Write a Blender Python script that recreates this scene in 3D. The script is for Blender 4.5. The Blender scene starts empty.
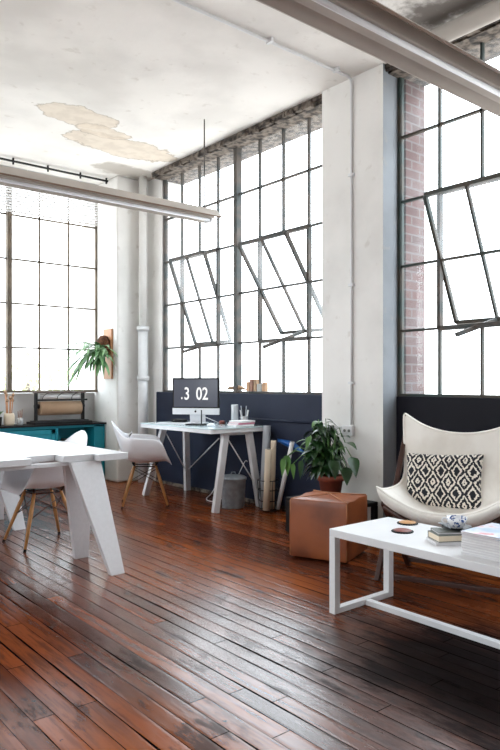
import bpy, bmesh, math, random
from mathutils import Vector, Matrix, Euler
random.seed(7)
PI = math.pi
C = bpy.context.scene.collection
sc = bpy.context.scene

# ------------------------------------------------------------------ materials
def lin(c):
    return tuple((x/12.92 if x <= .04045 else ((x+.055)/1.055)**2.4) for x in [v/255 for v in c]) + (1,)
class NT:
    def __init__(s, name):
        s.m = bpy.data.materials.new(name); s.m.use_nodes = True
        s.t = s.m.node_tree; s.t.nodes.clear()
        s.out = s.n('ShaderNodeOutputMaterial')
    def n(s, ty, **k):
        x = s.t.nodes.new(ty)
        for a, b in k.items(): setattr(x, a, b)
        return x
    def set(s, sock, v):
        if isinstance(v, bpy.types.NodeSocket): s.t.links.new(v, sock)
        else: sock.default_value = v
    def math(s, op, a, b=0, c=None):
        x = s.n('ShaderNodeMath', operation=op)
        s.set(x.inputs[0], a); s.set(x.inputs[1], b)
        if c is not None: s.set(x.inputs[2], c)
        return x.outputs[0]
    def mix(s, f, a, b, blend='MIX'):
        x = s.n('ShaderNodeMix', data_type='RGBA', blend_type=blend)
        s.set(x.inputs[0], f); s.set(x.inputs[6], a); s.set(x.inputs[7], b)
        return x.outputs[2]
    def ramp(s, f, lo, hi, a=0., b=1.):
        x = s.n('ShaderNodeMapRange', interpolation_type='SMOOTHSTEP')
        s.set(x.inputs[0], f); s.set(x.inputs[1], lo); s.set(x.inputs[2], hi); s.set(x.inputs[3], a); s.set(x.inputs[4], b)
        return x.outputs[0]
    def coord(s, scale=(1, 1, 1), loc=(0, 0, 0)):
        g = s.n('ShaderNodeTexCoord'); mp = s.n('ShaderNodeMapping')
        s.t.links.new(g.outputs['Object'], mp.inputs[0]); mp.inputs['Scale'].default_value = scale; mp.inputs['Location'].default_value = loc
        return mp.outputs[0]
    def noise(s, scale, detail=3, vec=None, rough=.5, dist=0):
        x = s.n('ShaderNodeTexNoise'); x.inputs['Scale'].default_value = scale; x.inputs['Detail'].default_value = detail
        x.inputs['Roughness'].default_value = rough; x.inputs['Distortion'].default_value = dist
        s.t.links.new(vec if vec is not None else s.coord(), x.inputs['Vector'])
        return x.outputs[0]
    def bsdf(s, col, rough=.5, metal=0., bump=None, bs=.2, bd=.01, **kw):
        p = s.n('ShaderNodeBsdfPrincipled')
        s.set(p.inputs['Base Color'], col); s.set(p.inputs['Roughness'], rough); s.set(p.inputs['Metallic'], metal)
        for k, v in kw.items(): s.set(p.inputs[k.replace('_', ' ')], v)
        if bump is not None:
            b = s.n('ShaderNodeBump'); b.inputs['Strength'].default_value = bs; b.inputs['Distance'].default_value = bd
            s.set(b.inputs['Height'], bump); s.t.links.new(b.outputs[0], p.inputs['Normal'])
        s.t.links.new(p.outputs[0], s.out.inputs[0])
        return p
def mat(name, col, rough=.5, metal=0., var=.12, ns=8., bump=.1, bd=.003, stretch=(1, 1, 1), col2=None, **kw):
    t = NT(name); v = t.coord(stretch); f = t.noise(ns, 4, v)
    a = lin(col); b = lin(col2) if col2 else tuple(x*(1-var) for x in a[:3])+(1,)
    t.bsdf(t.mix(t.ramp(f, .35, .65), a, b), rough, metal, f if bump else None, bump, bd, **kw)
    return t.m
M = {}
M['steel_window'] = mat('dark green steel', (42, 58, 56), .6, 0, col2=(70, 62, 52), ns=5)
M['rust_window'] = mat('rusted steel', (88, 80, 74), .7, 0, col2=(60, 66, 66), ns=9)
M['brown_window'] = mat('old brown steel', (122, 108, 92), .7, 0, col2=(96, 86, 74), ns=6)
M['navy'] = mat('navy wall paint', (42, 48, 66), .5, 0, var=.2, ns=2.2, bump=.25, Specular_IOR_Level=.15)
M['charcoal'] = mat('charcoal wall paint', (28, 28, 36), .5, 0, var=.2, ns=2.2, bump=.25, Specular_IOR_Level=.12)
M['white_metal'] = mat('white enamel', (232, 233, 235), .35, 0, var=.03)
M['white_wood'] = mat('white painted planks', (218, 219, 222), .35, 0, var=.04, ns=6, stretch=(8, 1, 8), bump=.2)
M['white_plastic'] = mat('white moulded plastic', (240, 240, 244), .3, 0, var=.01, bump=0)
M['white_paint'] = mat('white gloss paint', (228, 230, 232), .4, 0, var=.06)
M['desk_top'] = mat('pale aqua glass top', (205, 222, 226), .08, 0, var=.02, bump=0)
M['oak'] = mat('light wood dowel', (190, 138, 84), .45, 0, var=.2, ns=14, stretch=(4, 4, .6))
M['black_metal'] = mat('black metal', (22, 22, 24), .4, .3)
M['black_paint'] = mat('black paint', (24, 22, 23), .55, Specular_IOR_Level=.2)
M['teal'] = mat('teal cabinet paint', (18, 140, 158), .45, 0, var=.08)
M['teal_dark'] = mat('cabinet inside', (14, 60, 68), .6)
M['galv'] = mat('galvanised steel', (160, 168, 175), .4, .2, var=.25, ns=20)
M['kraft'] = mat('kraft paper', (176, 146, 118), .8, 0, var=.06)
M['cream'] = mat('cream paper', (222, 206, 182), .8, 0, var=.05)
M['greypaper'] = mat('grey paper tube', (168, 172, 178), .7, 0, var=.08)
M['whitepaper'] = mat('white paper', (238, 238, 238), .7, 0, var=.03)
M['bluepaper'] = mat('blue sheet', (22, 92, 170), .5)
M['terracotta'] = mat('terracotta', (140, 66, 44), .7, 0, var=.15)
M['leaf'] = mat('dark glossy leaf', (22, 50, 22), .3, 0, col2=(38, 74, 32), ns=5)
M['leaf_pale'] = mat('pale green leaf', (58, 100, 44), .4, 0, col2=(88, 128, 62), ns=5)
M['tree_leaf'] = mat('pale yellow green foliage', (200, 205, 150), .6, 0, col2=(175, 190, 130), ns=1)  # pale leaf tone so the trees stay faint behind the panes
M['fern'] = mat('grey green frond', (118, 158, 104), .5, 0, col2=(74, 118, 70), ns=6)
M['moss'] = mat('brown moss ball', (110, 66, 40), .95, 0, col2=(66, 40, 26), ns=40, bump=1, bd=.02)
M['pine'] = mat('plaque wood', (196, 142, 102), .5, 0, var=.15, ns=10, stretch=(4, 4, .5))
M['wood_brown'] = mat('dark reddish wood', (66, 34, 24), .4, 0, var=.3, ns=12, stretch=(3, 3, .7))
M['driftwood'] = mat('driftwood', (178, 146, 116), .8, 0, var=.25, ns=20)
M['block_a'] = mat('tan block', (190, 150, 116), .7)
M['block_b'] = mat('rose brown block', (150, 110, 92), .7)
M['block_c'] = mat('grey block', (176, 176, 172), .7)
M['alu'] = mat('silver aluminium', (226, 228, 232), .4, .1, var=.02, bump=0)
M['screen'] = None
M['fixture'] = mat('aged fixture enamel', (190, 182, 174), .75, 0, var=.12, ns=3)
M['fixture_rust'] = mat('brown fixture seam', (120, 96, 78), .6)
M['tube'] = mat('unlit fluorescent tube', (232, 234, 238), .5, 0, var=.01, bump=0)
M['pink'] = mat('pink book cover', (214, 140, 158), .5)
M['rustred'] = mat('red brown cap', (130, 62, 52), .5)
M['captan'] = mat('tan cap', (196, 142, 84), .5)
M['grime'] = mat('grimy plaster', (118, 108, 98), .9, 0, col2=(46, 40, 37), ns=16, bump=1, bd=.02)
M['greypage'] = mat('grey book cover', (120, 124, 120), .6, 0, var=.1)
M['page'] = mat('page edges', (222, 220, 222), .8, 0, var=.1, ns=3, stretch=(1, 1, 200))
M['soil'] = mat('soil', (50, 36, 28), .95)
M['blinds'] = mat('white blind slats', (236, 236, 236), .5)
M['porcelain'] = mat('white porcelain', (238, 240, 244), .15, 0, var=.01, bump=0)

def m_glass():
    t = NT('window glass'); tr = t.n('ShaderNodeBsdfTransparent'); tl = t.n('ShaderNodeBsdfTranslucent')
    gl = t.n('ShaderNodeBsdfGlossy'); gl.inputs['Roughness'].default_value = .08
    tl.inputs[0].default_value = (.95, .98, 1, 1)
    f = t.ramp(t.noise(2.5, 3), .3, .7, .04, .10)
    a = t.n('ShaderNodeMixShader'); t.set(a.inputs[0], f); t.t.links.new(tr.outputs[0], a.inputs[1]); t.t.links.new(tl.outputs[0], a.inputs[2])
    b = t.n('ShaderNodeMixShader'); b.inputs[0].default_value = .04; t.t.links.new(a.outputs[0], b.inputs[1]); t.t.links.new(gl.outputs[0], b.inputs[2])
    t.t.links.new(b.outputs[0], t.out.inputs[0]); return t.m
M['glass'] = m_glass()
def m_clear():
    t = NT('clear glass'); tr = t.n('ShaderNodeBsdfTransparent'); gl = t.n('ShaderNodeBsdfGlossy'); gl.inputs['Roughness'].default_value = .05
    df = t.n('ShaderNodeBsdfDiffuse'); df.inputs[0].default_value = (.9, .93, .95, 1)
    a = t.n('ShaderNodeMixShader'); a.inputs[0].default_value = .35; t.t.links.new(tr.outputs[0], a.inputs[1]); t.t.links.new(df.outputs[0], a.inputs[2])
    b = t.n('ShaderNodeMixShader'); b.inputs[0].default_value = .12; t.t.links.new(a.outputs[0], b.inputs[1]); t.t.links.new(gl.outputs[0], b.inputs[2])
    t.t.links.new(b.outputs[0], t.out.inputs[0]); return t.m
M['clear'] = m_clear()
def m_screen():
    t = NT('computer screen'); e = t.n('ShaderNodeBsdfPrincipled'); e.inputs['Base Color'].default_value = lin((28, 30, 38))
    e.inputs['Roughness'].default_value = .15; e.inputs['Emission Color'].default_value = lin((88, 92, 108)); e.inputs['Emission Strength'].default_value = .42
    t.t.links.new(e.outputs[0], t.out.inputs[0]); return t.m
M['screen'] = m_screen()
def m_digit():
    t = NT('lit digits'); e = t.n('ShaderNodeEmission'); e.inputs[0].default_value = (1, 1, 1, 1); e.inputs[1].default_value = .9
    t.t.links.new(e.outputs[0], t.out.inputs[0]); return t.m
M['digit'] = m_digit()

def m_plaster(name, a, b, stain=False, base=None):
    t = NT(name); g = t.n('ShaderNodeTexCoord'); sep = t.n('ShaderNodeSeparateXYZ'); t.t.links.new(g.outputs['Object'], sep.inputs[0])
    X, Y, Z = sep.outputs
    n1 = t.noise(1.3, 5); n2 = t.noise(9, 5)
    col = t.mix(t.ramp(n1, .38, .66), lin(a), lin(b))
    col = t.mix(t.ramp(n2, .62, .75, 0, .25), col, lin((168, 158, 144)))
    if stain:
        nz = t.noise(3.2, 6, None, .62)
        nd = t.math('MULTIPLY', t.math('SUBTRACT', nz, .5), 1.5)
        def blob(cx, cy, rx, ry):
            dx = t.math('DIVIDE', t.math('SUBTRACT', X, cx), rx); dy = t.math('DIVIDE', t.math('SUBTRACT', Y, cy), ry)
            d = t.math('SQRT', t.math('ADD', t.math('MULTIPLY', dx, dx), t.math('MULTIPLY', dy, dy)))
            return t.math('ADD', d, nd)
        for (cx, cy, rx, ry) in ((2.75, 5.84, .42, .2), (3.5, 6.3, .62, .26), (3.15, 6.05, .28, .14)):
            d = blob(cx, cy, rx, ry)
            col = t.mix(t.ramp(d, 1.0, 1.04, .8, 0), col, t.mix(t.ramp(t.noise(7, 4), .4, .6), lin((226, 213, 196)), lin((212, 198, 180))))
            edge = t.math('MULTIPLY', t.ramp(d, .96, 1.0, 0, 1), t.ramp(d, 1.02, 1.08, 1, 0))
            col = t.mix(t.math('MULTIPLY', edge, .5), col, lin((150, 136, 118)))
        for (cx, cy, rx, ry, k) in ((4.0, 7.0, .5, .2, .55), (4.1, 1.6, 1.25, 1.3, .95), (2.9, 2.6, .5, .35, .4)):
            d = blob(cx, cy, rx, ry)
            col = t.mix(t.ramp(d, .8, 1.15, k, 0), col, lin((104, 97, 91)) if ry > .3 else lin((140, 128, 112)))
        # hairline crack
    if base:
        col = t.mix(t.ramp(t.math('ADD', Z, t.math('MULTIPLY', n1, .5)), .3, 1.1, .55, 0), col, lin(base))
    t.bsdf(col, .75, 0, t.math('ADD', n2, n1), .35, .01)
    return t.m
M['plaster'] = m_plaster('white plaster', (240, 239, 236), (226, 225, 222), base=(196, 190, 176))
M['ceiling'] = m_plaster('ceiling plaster', (241, 238, 234), (224, 221, 217), True)
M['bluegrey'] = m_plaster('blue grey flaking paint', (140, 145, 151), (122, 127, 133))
M['greywall'] = m_plaster('grey white wall', (214, 214, 214), (196, 196, 196))

def m_brick():
    t = NT('painted brick'); g = t.n('ShaderNodeTexCoord'); sep = t.n('ShaderNodeSeparateXYZ'); t.t.links.new(g.outputs['Object'], sep.inputs[0])
    cb = t.n('ShaderNodeCombineXYZ'); t.set(cb.inputs[0], t.math('ADD', sep.outputs[0], sep.outputs[1])); t.set(cb.inputs[1], sep.outputs[2])
    b = t.n('ShaderNodeTexBrick'); t.t.links.new(cb.outputs[0], b.inputs[0])
    b.inputs['Color1'].default_value = lin((66, 34, 32)); b.inputs['Color2'].default_value = lin((84, 48, 44)); b.inputs['Mortar'].default_value = lin((92, 82, 80))
    b.inputs['Scale'].default_value = 1; b.inputs['Brick Width'].default_value = .21; b.inputs['Row Height'].default_value = .075; b.inputs['Mortar Size'].default_value = .008
    t.bsdf(b.outputs[0], .9, 0, b.outputs[1], -.5, .01); return t.m
M['brick'] = m_brick()

def m_floor():
    t = NT('worn stained floorboards'); g = t.n('ShaderNodeTexCoord'); sep = t.n('ShaderNodeSeparateXYZ'); t.t.links.new(g.outputs['Object'], sep.inputs[0])
    X, Y, Z = sep.outputs
    bw = .083
    r = t.math('DIVIDE', X, bw); row = t.math('FLOOR', r); fr = t.math('FRACT', r)
    wn = t.n('ShaderNodeTexWhiteNoise', noise_dimensions='1D'); t.set(wn.inputs['W'], row)
    seg = t.math('DIVIDE', t.math('ADD', Y, t.math('MULTIPLY', wn.outputs[0], 9.)), 1.9)
    si = t.math('FLOOR', seg); sf = t.math('FRACT', seg)
    cid = t.n('ShaderNodeCombineXYZ'); t.set(cid.inputs[0], row); t.set(cid.inputs[1], si)
    wb = t.n('ShaderNodeTexWhiteNoise', noise_dimensions='2D'); t.t.links.new(cid.outputs[0], wb.inputs['Vector'])
    rnd = wb.outputs[0]
    e = t.math('MULTIPLY', t.math('MINIMUM', fr, t.math('SUBTRACT', 1, fr)), bw)          # metres to edge
    ej = t.math('MULTIPLY', t.math('MINIMUM', sf, t.math('SUBTRACT', 1, sf)), 1.9)
    wob = t.noise(1.7, 3, t.coord((3, 1, 1)))
    wg = t.n('ShaderNodeTexWhiteNoise', noise_dimensions='1D'); t.set(wg.inputs['W'], t.math('ADD', t.math('FLOOR', t.math('ADD', r, .5)), .37))
    gapw = t.math('MULTIPLY', t.ramp(wob, .4, .7, .0022, .0062), t.ramp(wg.outputs[0], .2, 1, .45, 1.15))
    gap = t.math('MAXIMUM', t.math('LESS_THAN', e, gapw), t.math('LESS_THAN', ej, .0022))
    # offset grain per board
    off = t.n('ShaderNodeCombineXYZ'); t.set(off.inputs[0], t.math('ADD', X, t.math('MULTIPLY', rnd, 7))); t.set(off.inputs[1], t.math('MULTIPLY', Y, .09)); t.set(off.inputs[2], rnd)
    grain = t.noise(38, 5, off.outputs[0], .6)
    col = t.mix(rnd, lin((128, 64, 31)), lin((74, 34, 19)))
    col = t.mix(t.ramp(grain, .42, .62, 0, .55), col, lin((52, 28, 20)))
    big = t.noise(.55, 4, t.coord((1.6, .8, 1)))
    col = t.mix(t.ramp(big, .46, .62, 0, .65), col, lin((152, 80, 32)))
    # black wear
    wv = t.noise(2.4, 8, t.coord((3.0, .9, 1), (3, 1, 0)), .72)
    blk = t.math('MULTIPLY', t.ramp(wv, .54, .62, 0, .8), t.ramp(t.math('ADD', rnd, big), .5, .9, .35, 1))
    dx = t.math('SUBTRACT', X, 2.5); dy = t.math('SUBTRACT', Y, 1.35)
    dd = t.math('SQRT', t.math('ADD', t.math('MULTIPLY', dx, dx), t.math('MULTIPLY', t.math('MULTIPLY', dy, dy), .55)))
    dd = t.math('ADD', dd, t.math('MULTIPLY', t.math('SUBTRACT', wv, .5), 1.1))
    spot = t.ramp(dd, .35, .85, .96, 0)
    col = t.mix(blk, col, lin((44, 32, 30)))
    # grey scuffs, with window sheen painted in as a paler, glossier strip
    sv = t.noise(3.4, 6, t.coord((3, .5, 1), (8, 3, 0)), .6)
    lx = t.math('SUBTRACT', X, t.math('ADD', 1.7, t.math('MULTIPLY', Y, .1)))
    sheen_lane = t.ramp(t.math('ADD', t.math('ABSOLUTE', lx), t.math('MULTIPLY', t.math('SUBTRACT', wv, .5), .8)), .15, .85, 1, 0)
    scf = t.math('MULTIPLY', t.ramp(sv, .42, .6, 0, .32), sheen_lane)
    col = t.mix(scf, col, lin((104, 92, 92)))
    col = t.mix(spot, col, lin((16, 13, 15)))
    spk = t.noise(26, 2, t.coord((1, .6, 1)))
    col = t.mix(t.ramp(spk, .72, .76, 0, .8), col, lin((28, 20, 20)))
    col = t.mix(gap, col, lin((10, 7, 6)))
    rough = t.math('ADD', t.math('ADD', .14, t.math('MULTIPLY', grain, .16)), t.math('ADD', t.math('MULTIPLY', blk, .1), t.math('MULTIPLY', spot, .35)))
    prof = t.math('MINIMUM', t.math('DIVIDE', e, .012), 1)
    tilt = t.math('MULTIPLY', t.math('SUBTRACT', fr, .5), t.math('SUBTRACT', rnd, .5))
    hgt = t.math('ADD', t.math('ADD', t.math('MULTIPLY', prof, .5), t.math('MULTIPLY', grain, .35)), t.math('ADD', t.math('MULTIPLY', tilt, 1.6), t.math('MULTIPLY', wv, .8)))
    t.bsdf(col, rough, 0, hgt, .4, .004, Specular_IOR_Level=t.math('MULTIPLY', t.math('MULTIPLY', t.ramp(spot, 0, 1, .85, .1), t.ramp(blk, 0, .85, 1, .6)), t.math('MULTIPLY', t.ramp(sheen_lane, 0, 1, .12, 1), t.math('SUBTRACT', 1, gap))))
    return t.m
M['floor'] = m_floor()

def m_leather():
    t = NT('tan leather'); n = t.noise(4, 5); f = t.noise(90, 3)
    col = t.mix(t.ramp(n, .35, .7), lin((152, 84, 47)), lin((112, 58, 33)))
    t.bsdf(col, .38, 0, f, .15, .002); return t.m
M['leather'] = m_leather()
M['seam'] = mat('leather seam', (176, 116, 76), .6)
def m_canvas():
    t = NT('cream canvas'); n = t.noise(5, 4); w = t.noise(6, 3, t.coord((1, 1, .4)))
    col = t.mix(t.ramp(n, .35, .7), lin((244, 240, 233)), lin((232, 226, 217)))
    t.bsdf(col, .85, 0, w, .8, .03); return t.m
M['canvas'] = m_canvas()
def m_ikat():
    t = NT('ikat pillow cloth'); g = t.n('ShaderNodeTexCoord'); mp = t.n('ShaderNodeMapping'); t.t.links.new(g.outputs['Object'], mp.inputs[0])
    nz = t.n('ShaderNodeTexNoise'); nz.inputs['Scale'].default_value = 60; t.t.links.new(g.outputs['Object'], nz.inputs['Vector'])
    sep = t.n('ShaderNodeSeparateXYZ'); t.t.links.new(mp.outputs[0], sep.inputs[0])
    u = t.math('ADD', t.math('MULTIPLY', sep.outputs[1], 10.5), .5)
    v = t.math('ADD', t.math('ADD', t.math('MULTIPLY', sep.outputs[2], 7.2), .1), t.math('MULTIPLY', t.math('SUBTRACT', nz.outputs[0], .5), .3))
    def tri(x): return t.math('ABSOLUTE', t.math('SUBTRACT', t.math('FRACT', x), .5))
    d = t.math('ADD', tri(u), tri(v))                      # 0 in diamond centre .. 1 at cell corner
    rings = t.math('FRACT', t.math('MULTIPLY', d, 3.4))
    blackm = t.ramp(t.math('ABSOLUTE', t.math('SUBTRACT', rings, .5)), .25, .33, 1, 0)
    core = t.math('LESS_THAN', d, .1)
    k = t.math('MAXIMUM', blackm, core)
    t.bsdf(t.mix(k, lin((226, 218, 206)), lin((24, 25, 34))), .85, 0, nz.outputs[0], .2, .003); return t.m
M['ikat'] = m_ikat()
def m_cover():
    t = NT('glossy magazine cover'); n = t.noise(5, 2); n2 = t.noise(9, 3)
    col = t.mix(t.ramp(n, .4, .6), lin((150, 175, 200)), lin((214, 205, 215)))
    col = t.mix(t.ramp(n2, .56, .66), col, lin((206, 132, 140)))
    t.bsdf(col, .25); return t.m
M['cover'] = m_cover()
def m_bwprint():
    t = NT('black and white print'); n = t.noise(22, 2)
    t.bsdf(t.mix(t.ramp(n, .47, .53), lin((230, 230, 230)), lin((24, 24, 28))), .5); return t.m
M['bwprint'] = m_bwprint()
def m_bluecup():
    t = NT('blue patterned cup'); n = t.noise(55, 2)
    t.bsdf(t.mix(t.ramp(n, .54, .6), lin((240, 242, 246)), lin((60, 90, 150))), .15); return t.m
M['bluecup'] = m_bluecup()

# ------------------------------------------------------------------ mesh helpers
class MB:
    def __init__(s): s.b = bmesh.new()
    def box(s, lo, hi, mtx=None):
        x0, y0, z0 = lo; x1, y1, z1 = hi
        vs = [s.b.verts.new(Vector(p) if mtx is None else mtx @ Vector(p)) for p in
              [(x0,y0,z0),(x1,y0,z0),(x1,y1,z0),(x0,y1,z0),(x0,y0,z1),(x1,y0,z1),(x1,y1,z1),(x0,y1,z1)]]
        for f in ((0,3,2,1),(4,5,6,7),(0,1,5,4),(1,2,6,5),(2,3,7,6),(3,0,4,7)): s.b.faces.new([vs[i] for i in f])
        return s
    def frame(s, p, q, up=(0, 0, 1)):
        p, q = Vector(p), Vector(q); d = (q-p).normalized(); u = Vector(up)
        if abs(d.dot(u)) > .98: u = Vector((1, 0, 0)) if abs(d.x) < .9 else Vector((0, 1, 0))
        a = d.cross(u).normalized(); b = a.cross(d).normalized()
        return p, q, a, b
    def bar(s, p, q, w, h, up=(0, 0, 1), w2=None, h2=None):
        p, q, a, b = s.frame(p, q, up); w2 = w if w2 is None else w2; h2 = h if h2 is None else h2
        vs = []
        for c, ww, hh in ((p, w, h), (q, w2, h2)):
            for i, j in ((-1,-1),(1,-1),(1,1),(-1,1)): vs.append(s.b.verts.new(c+a*(i*ww/2)+b*(j*hh/2)))
        for f in ((3,2,1,0),(4,5,6,7),(0,1,5,4),(1,2,6,5),(2,3,7,6),(3,0,4,7)): s.b.faces.new([vs[i] for i in f])
        return s
    def cyl(s, p, q, r, r2=None, n=16, cap=True):
        r2 = r if r2 is None else r2
        p, q, a, b = s.frame(p, q)
        A = [s.b.verts.new(p+(a*math.cos(2*PI*i/n)+b*math.sin(2*PI*i/n))*r) for i in range(n)]
        B = [s.b.verts.new(q+(a*math.cos(2*PI*i/n)+b*math.sin(2*PI*i/n))*r2) for i in range(n)]
        for i in range(n):
            j = (i+1) % n; f = s.b.faces.new((A[i], A[j], B[j], B[i])); f.smooth = True
        if cap: s.b.faces.new(A[::-1]); s.b.faces.new(B)
        return s
    def tube(s, pts, r, n=8, closed=False):
        pts = [Vector(p) for p in pts]; rings = []; N = len(pts)
        prev = None
        for i, p in enumerate(pts):
            if closed: d = pts[(i+1) % N]-pts[i-1]
            else: d = pts[min(i+1, N-1)]-pts[max(i-1, 0)]
            d.normalize()
            if prev is None:
                u = Vector((0, 0, 1)) if abs(d.z) < .9 else Vector((1, 0, 0)); a = d.cross(u).normalized()
            else: a = (prev-d*prev.dot(d)).normalized()
            prev = a; b = d.cross(a)
            rr = r[i] if isinstance(r, (list, tuple)) else r
            rings.append([s.b.verts.new(p+(a*math.cos(2*PI*k/n)+b*math.sin(2*PI*k/n))*rr) for k in range(n)])
        for i in range(N if closed else N-1):
            A, B = rings[i], rings[(i+1) % N]
            for k in range(n):
                f = s.b.faces.new((A[k], A[(k+1) % n], B[(k+1) % n], B[k])); f.smooth = True
        if not closed: s.b.faces.new(rings[0][::-1]); s.b.faces.new(rings[-1])
        return s
    def lathe(s, prof, c=(0, 0, 0), n=28, wave=None):
        rings = []
        for r, z in prof:
            rings.append([s.b.verts.new((c[0]+r*(1+(wave(i/n) if wave else 0))*math.cos(2*PI*i/n), c[1]+r*(1+(wave(i/n) if wave else 0))*math.sin(2*PI*i/n), c[2]+z)) for i in range(n)])
        for A, B in zip(rings, rings[1:]):
            for i in range(n):
                f = s.b.faces.new((A[i], A[(i+1) % n], B[(i+1) % n], B[i])); f.smooth = True
        if prof[0][0] > 1e-4: s.b.faces.new(rings[0][::-1])
        if prof[-1][0] > 1e-4: s.b.faces.new(rings[-1])
        return s
    def grid(s, rows, smooth=True):
        R = [[s.b.verts.new(p) for p in row] for row in rows]
        for A, B in zip(R, R[1:]):
            for i in range(len(A)-1):
                f = s.b.faces.new((A[i], A[i+1], B[i+1], B[i])); f.smooth = smooth
        return s
    def leaf(s, base, d, up, L, Wd, droop=.4, tip=.5, n=6):
        base = Vector(base); d = Vector(d).normalized(); up = Vector(up)
        side = d.cross(up)
        if side.length < .01: side = d.cross(Vector((1, .3, 0)))
        side.normalize(); nm = side.cross(d).normalized(); rows = []
        for i in range(n+1):
            t = i/n
            c = base+d*(L*t)-Vector((0, 0, 1))*(droop*L*t*t)
            w = Wd*.5*math.sin(PI*min(1, (t**tip)*.98+.01))
            rows.append([c-side*w+nm*w*.25, c, c+side*w+nm*w*.25])
        return s.grid(rows)
    def build(s, name, m, parent=None, bevel=0, subsurf=0, solid=0, seg=2, normals=True):
        me = bpy.data.meshes.new(name)
        if normals: bmesh.ops.recalc_face_normals(s.b, faces=s.b.faces)
        s.b.to_mesh(me); s.b.free()
        me.materials.append(M[m] if isinstance(m, str) else m)
        o = bpy.data.objects.new(name, me); C.objects.link(o)
        if parent is not None: o.parent = parent
        if solid:
            x = o.modifiers.new('s', 'SOLIDIFY'); x.thickness = solid; x.offset = 0
        if bevel:
            x = o.modifiers.new('b', 'BEVEL'); x.width = bevel; x.segments = seg; x.limit_method = 'ANGLE'
        if subsurf:
            x = o.modifiers.new('u', 'SUBSURF'); x.levels = subsurf; x.render_levels = subsurf
        return o
def tag(o, label, cat, group=None):
    o['label'] = label; o['category'] = cat
    if group: o['group'] = group
    return o
def thing(name, label, cat, loc=(0, 0, 0), rz=0, group=None):
    o = bpy.data.objects.new(name, None); C.objects.link(o); o.location = loc; o.rotation_euler = (0, 0, rz); o.empty_display_size = .1
    return tag(o, label, cat, group)
def struct(o, label=None):
    o['kind'] = 'structure'
    if label: o['label'] = label
    return o
def copy_tree(o, parent=None):
    c = o.copy(); C.objects.link(c); c.parent = parent
    for ch in list(o.children): copy_tree(ch, c)
    return c

# ------------------------------------------------------------------ the shell
H = 3.70
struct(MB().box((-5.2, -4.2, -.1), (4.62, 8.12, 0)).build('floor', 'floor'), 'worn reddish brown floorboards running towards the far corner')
struct(MB().box((-5.2, -4.2, H), (4.62, 8.12, H+.15)).build('ceiling', 'ceiling'), 'white painted plaster ceiling with beige peeled patches')
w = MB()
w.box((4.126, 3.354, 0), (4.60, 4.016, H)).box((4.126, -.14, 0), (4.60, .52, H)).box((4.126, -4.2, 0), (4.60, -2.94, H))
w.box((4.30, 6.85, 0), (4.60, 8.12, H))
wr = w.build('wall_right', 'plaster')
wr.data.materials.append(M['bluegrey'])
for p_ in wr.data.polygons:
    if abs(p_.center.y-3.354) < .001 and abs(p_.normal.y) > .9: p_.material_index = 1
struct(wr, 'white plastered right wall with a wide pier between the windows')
w = MB().box((3.885, 7.2, 0), (4.31, 8.12, H))
struct(w.build('trim_1', 'plaster', bevel=.025, seg=3), 'white plastered corner column behind the desk')
w = MB().box((-5.2, 7.80, 0), (3.885, 8.12, 1.08))
w.box((.3, 7.45, 0), (.925, 8.0, H)).box((-5.2, 7.5, 0), (-2.66, 8.1, H)).box((-5.2, 7.70, 3.67), (3.885, 8.12, H))
struct(w.build('wall_back', 'greywall'), 'pale grey wall below the left window')
w = MB().box((-5.2, -4.2, 0), (-5.05, 8.12, .9)).box((-5.2, -4.2, 3.6), (-5.05, 8.12, H))
for a, b in ((-4.2, .4), (3.2, 4.0), (6.8, 8.12)): w.box((-5.2, a, .9), (-5.05, b, 3.6))  # openings for the windows added as fill
struct(w.build('wall_left', 'plaster'))
struct(MB().box((-5.2, -4.2, 0), (4.6, -4.05, H)).build('wall_front', 'plaster'))
for i, (a, b) in enumerate(((4.016, 6.97), (.52, 3.354), (-2.94, -.14))):
    p = MB().box((4.285, a, 0), (4.6, b, 1.095))
    struct(p.build('trim_%d' % (i+2), ['navy', 'charcoal', 'charcoal'][i], bevel=.01), ['navy painted wall below the far right window', 'black navy painted wall behind the butterfly chair', 'navy painted wall below the near window'][i])
struct(MB().box((4.2845, 4.016, .0), (4.2855, 4.02, .01)).box((4.27, 4.02, 0), (4.285, 6.95, .035)).build('baseboard_right', 'grime'), 'thin dusty strip at the foot of the navy wall')
for i, (a, b) in enumerate(((4.016, 6.85), (.52, 3.354), (-2.94, -.14))):
    p = MB().box((4.19, a, 3.635), (4.6, b, H))
    p.box((4.15, a, 3.665), (4.19, b, H-.002)).cyl((4.165, a, 3.655), (4.165, b, 3.655), .012, n=8)
    for k in range(26):
        y = a+.05+(b-a-.2)*random.random(); l = .04+.12*random.random()
        p.box((4.135+.02*random.random(), y, 3.625+.02*random.random()), (4.19, y+l, 3.685))
    struct(p.build('trim_%d' % (i+5), 'grime'), ['crumbling brown lintel above the far right window', 'crumbling brown lintel above the near right window', 'lintel above a further window'][i])
for i, (a, b) in enumerate(((3.322, 3.36), (.515, .56), (-2.94, -2.9))):
    struct(MB().box((4.37, a, 1.0), (4.62, b, H)).build('trim_%d' % (i+8), 'brick'), 'red brick reveal outside the near right window' if i == 0 else None)

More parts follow.
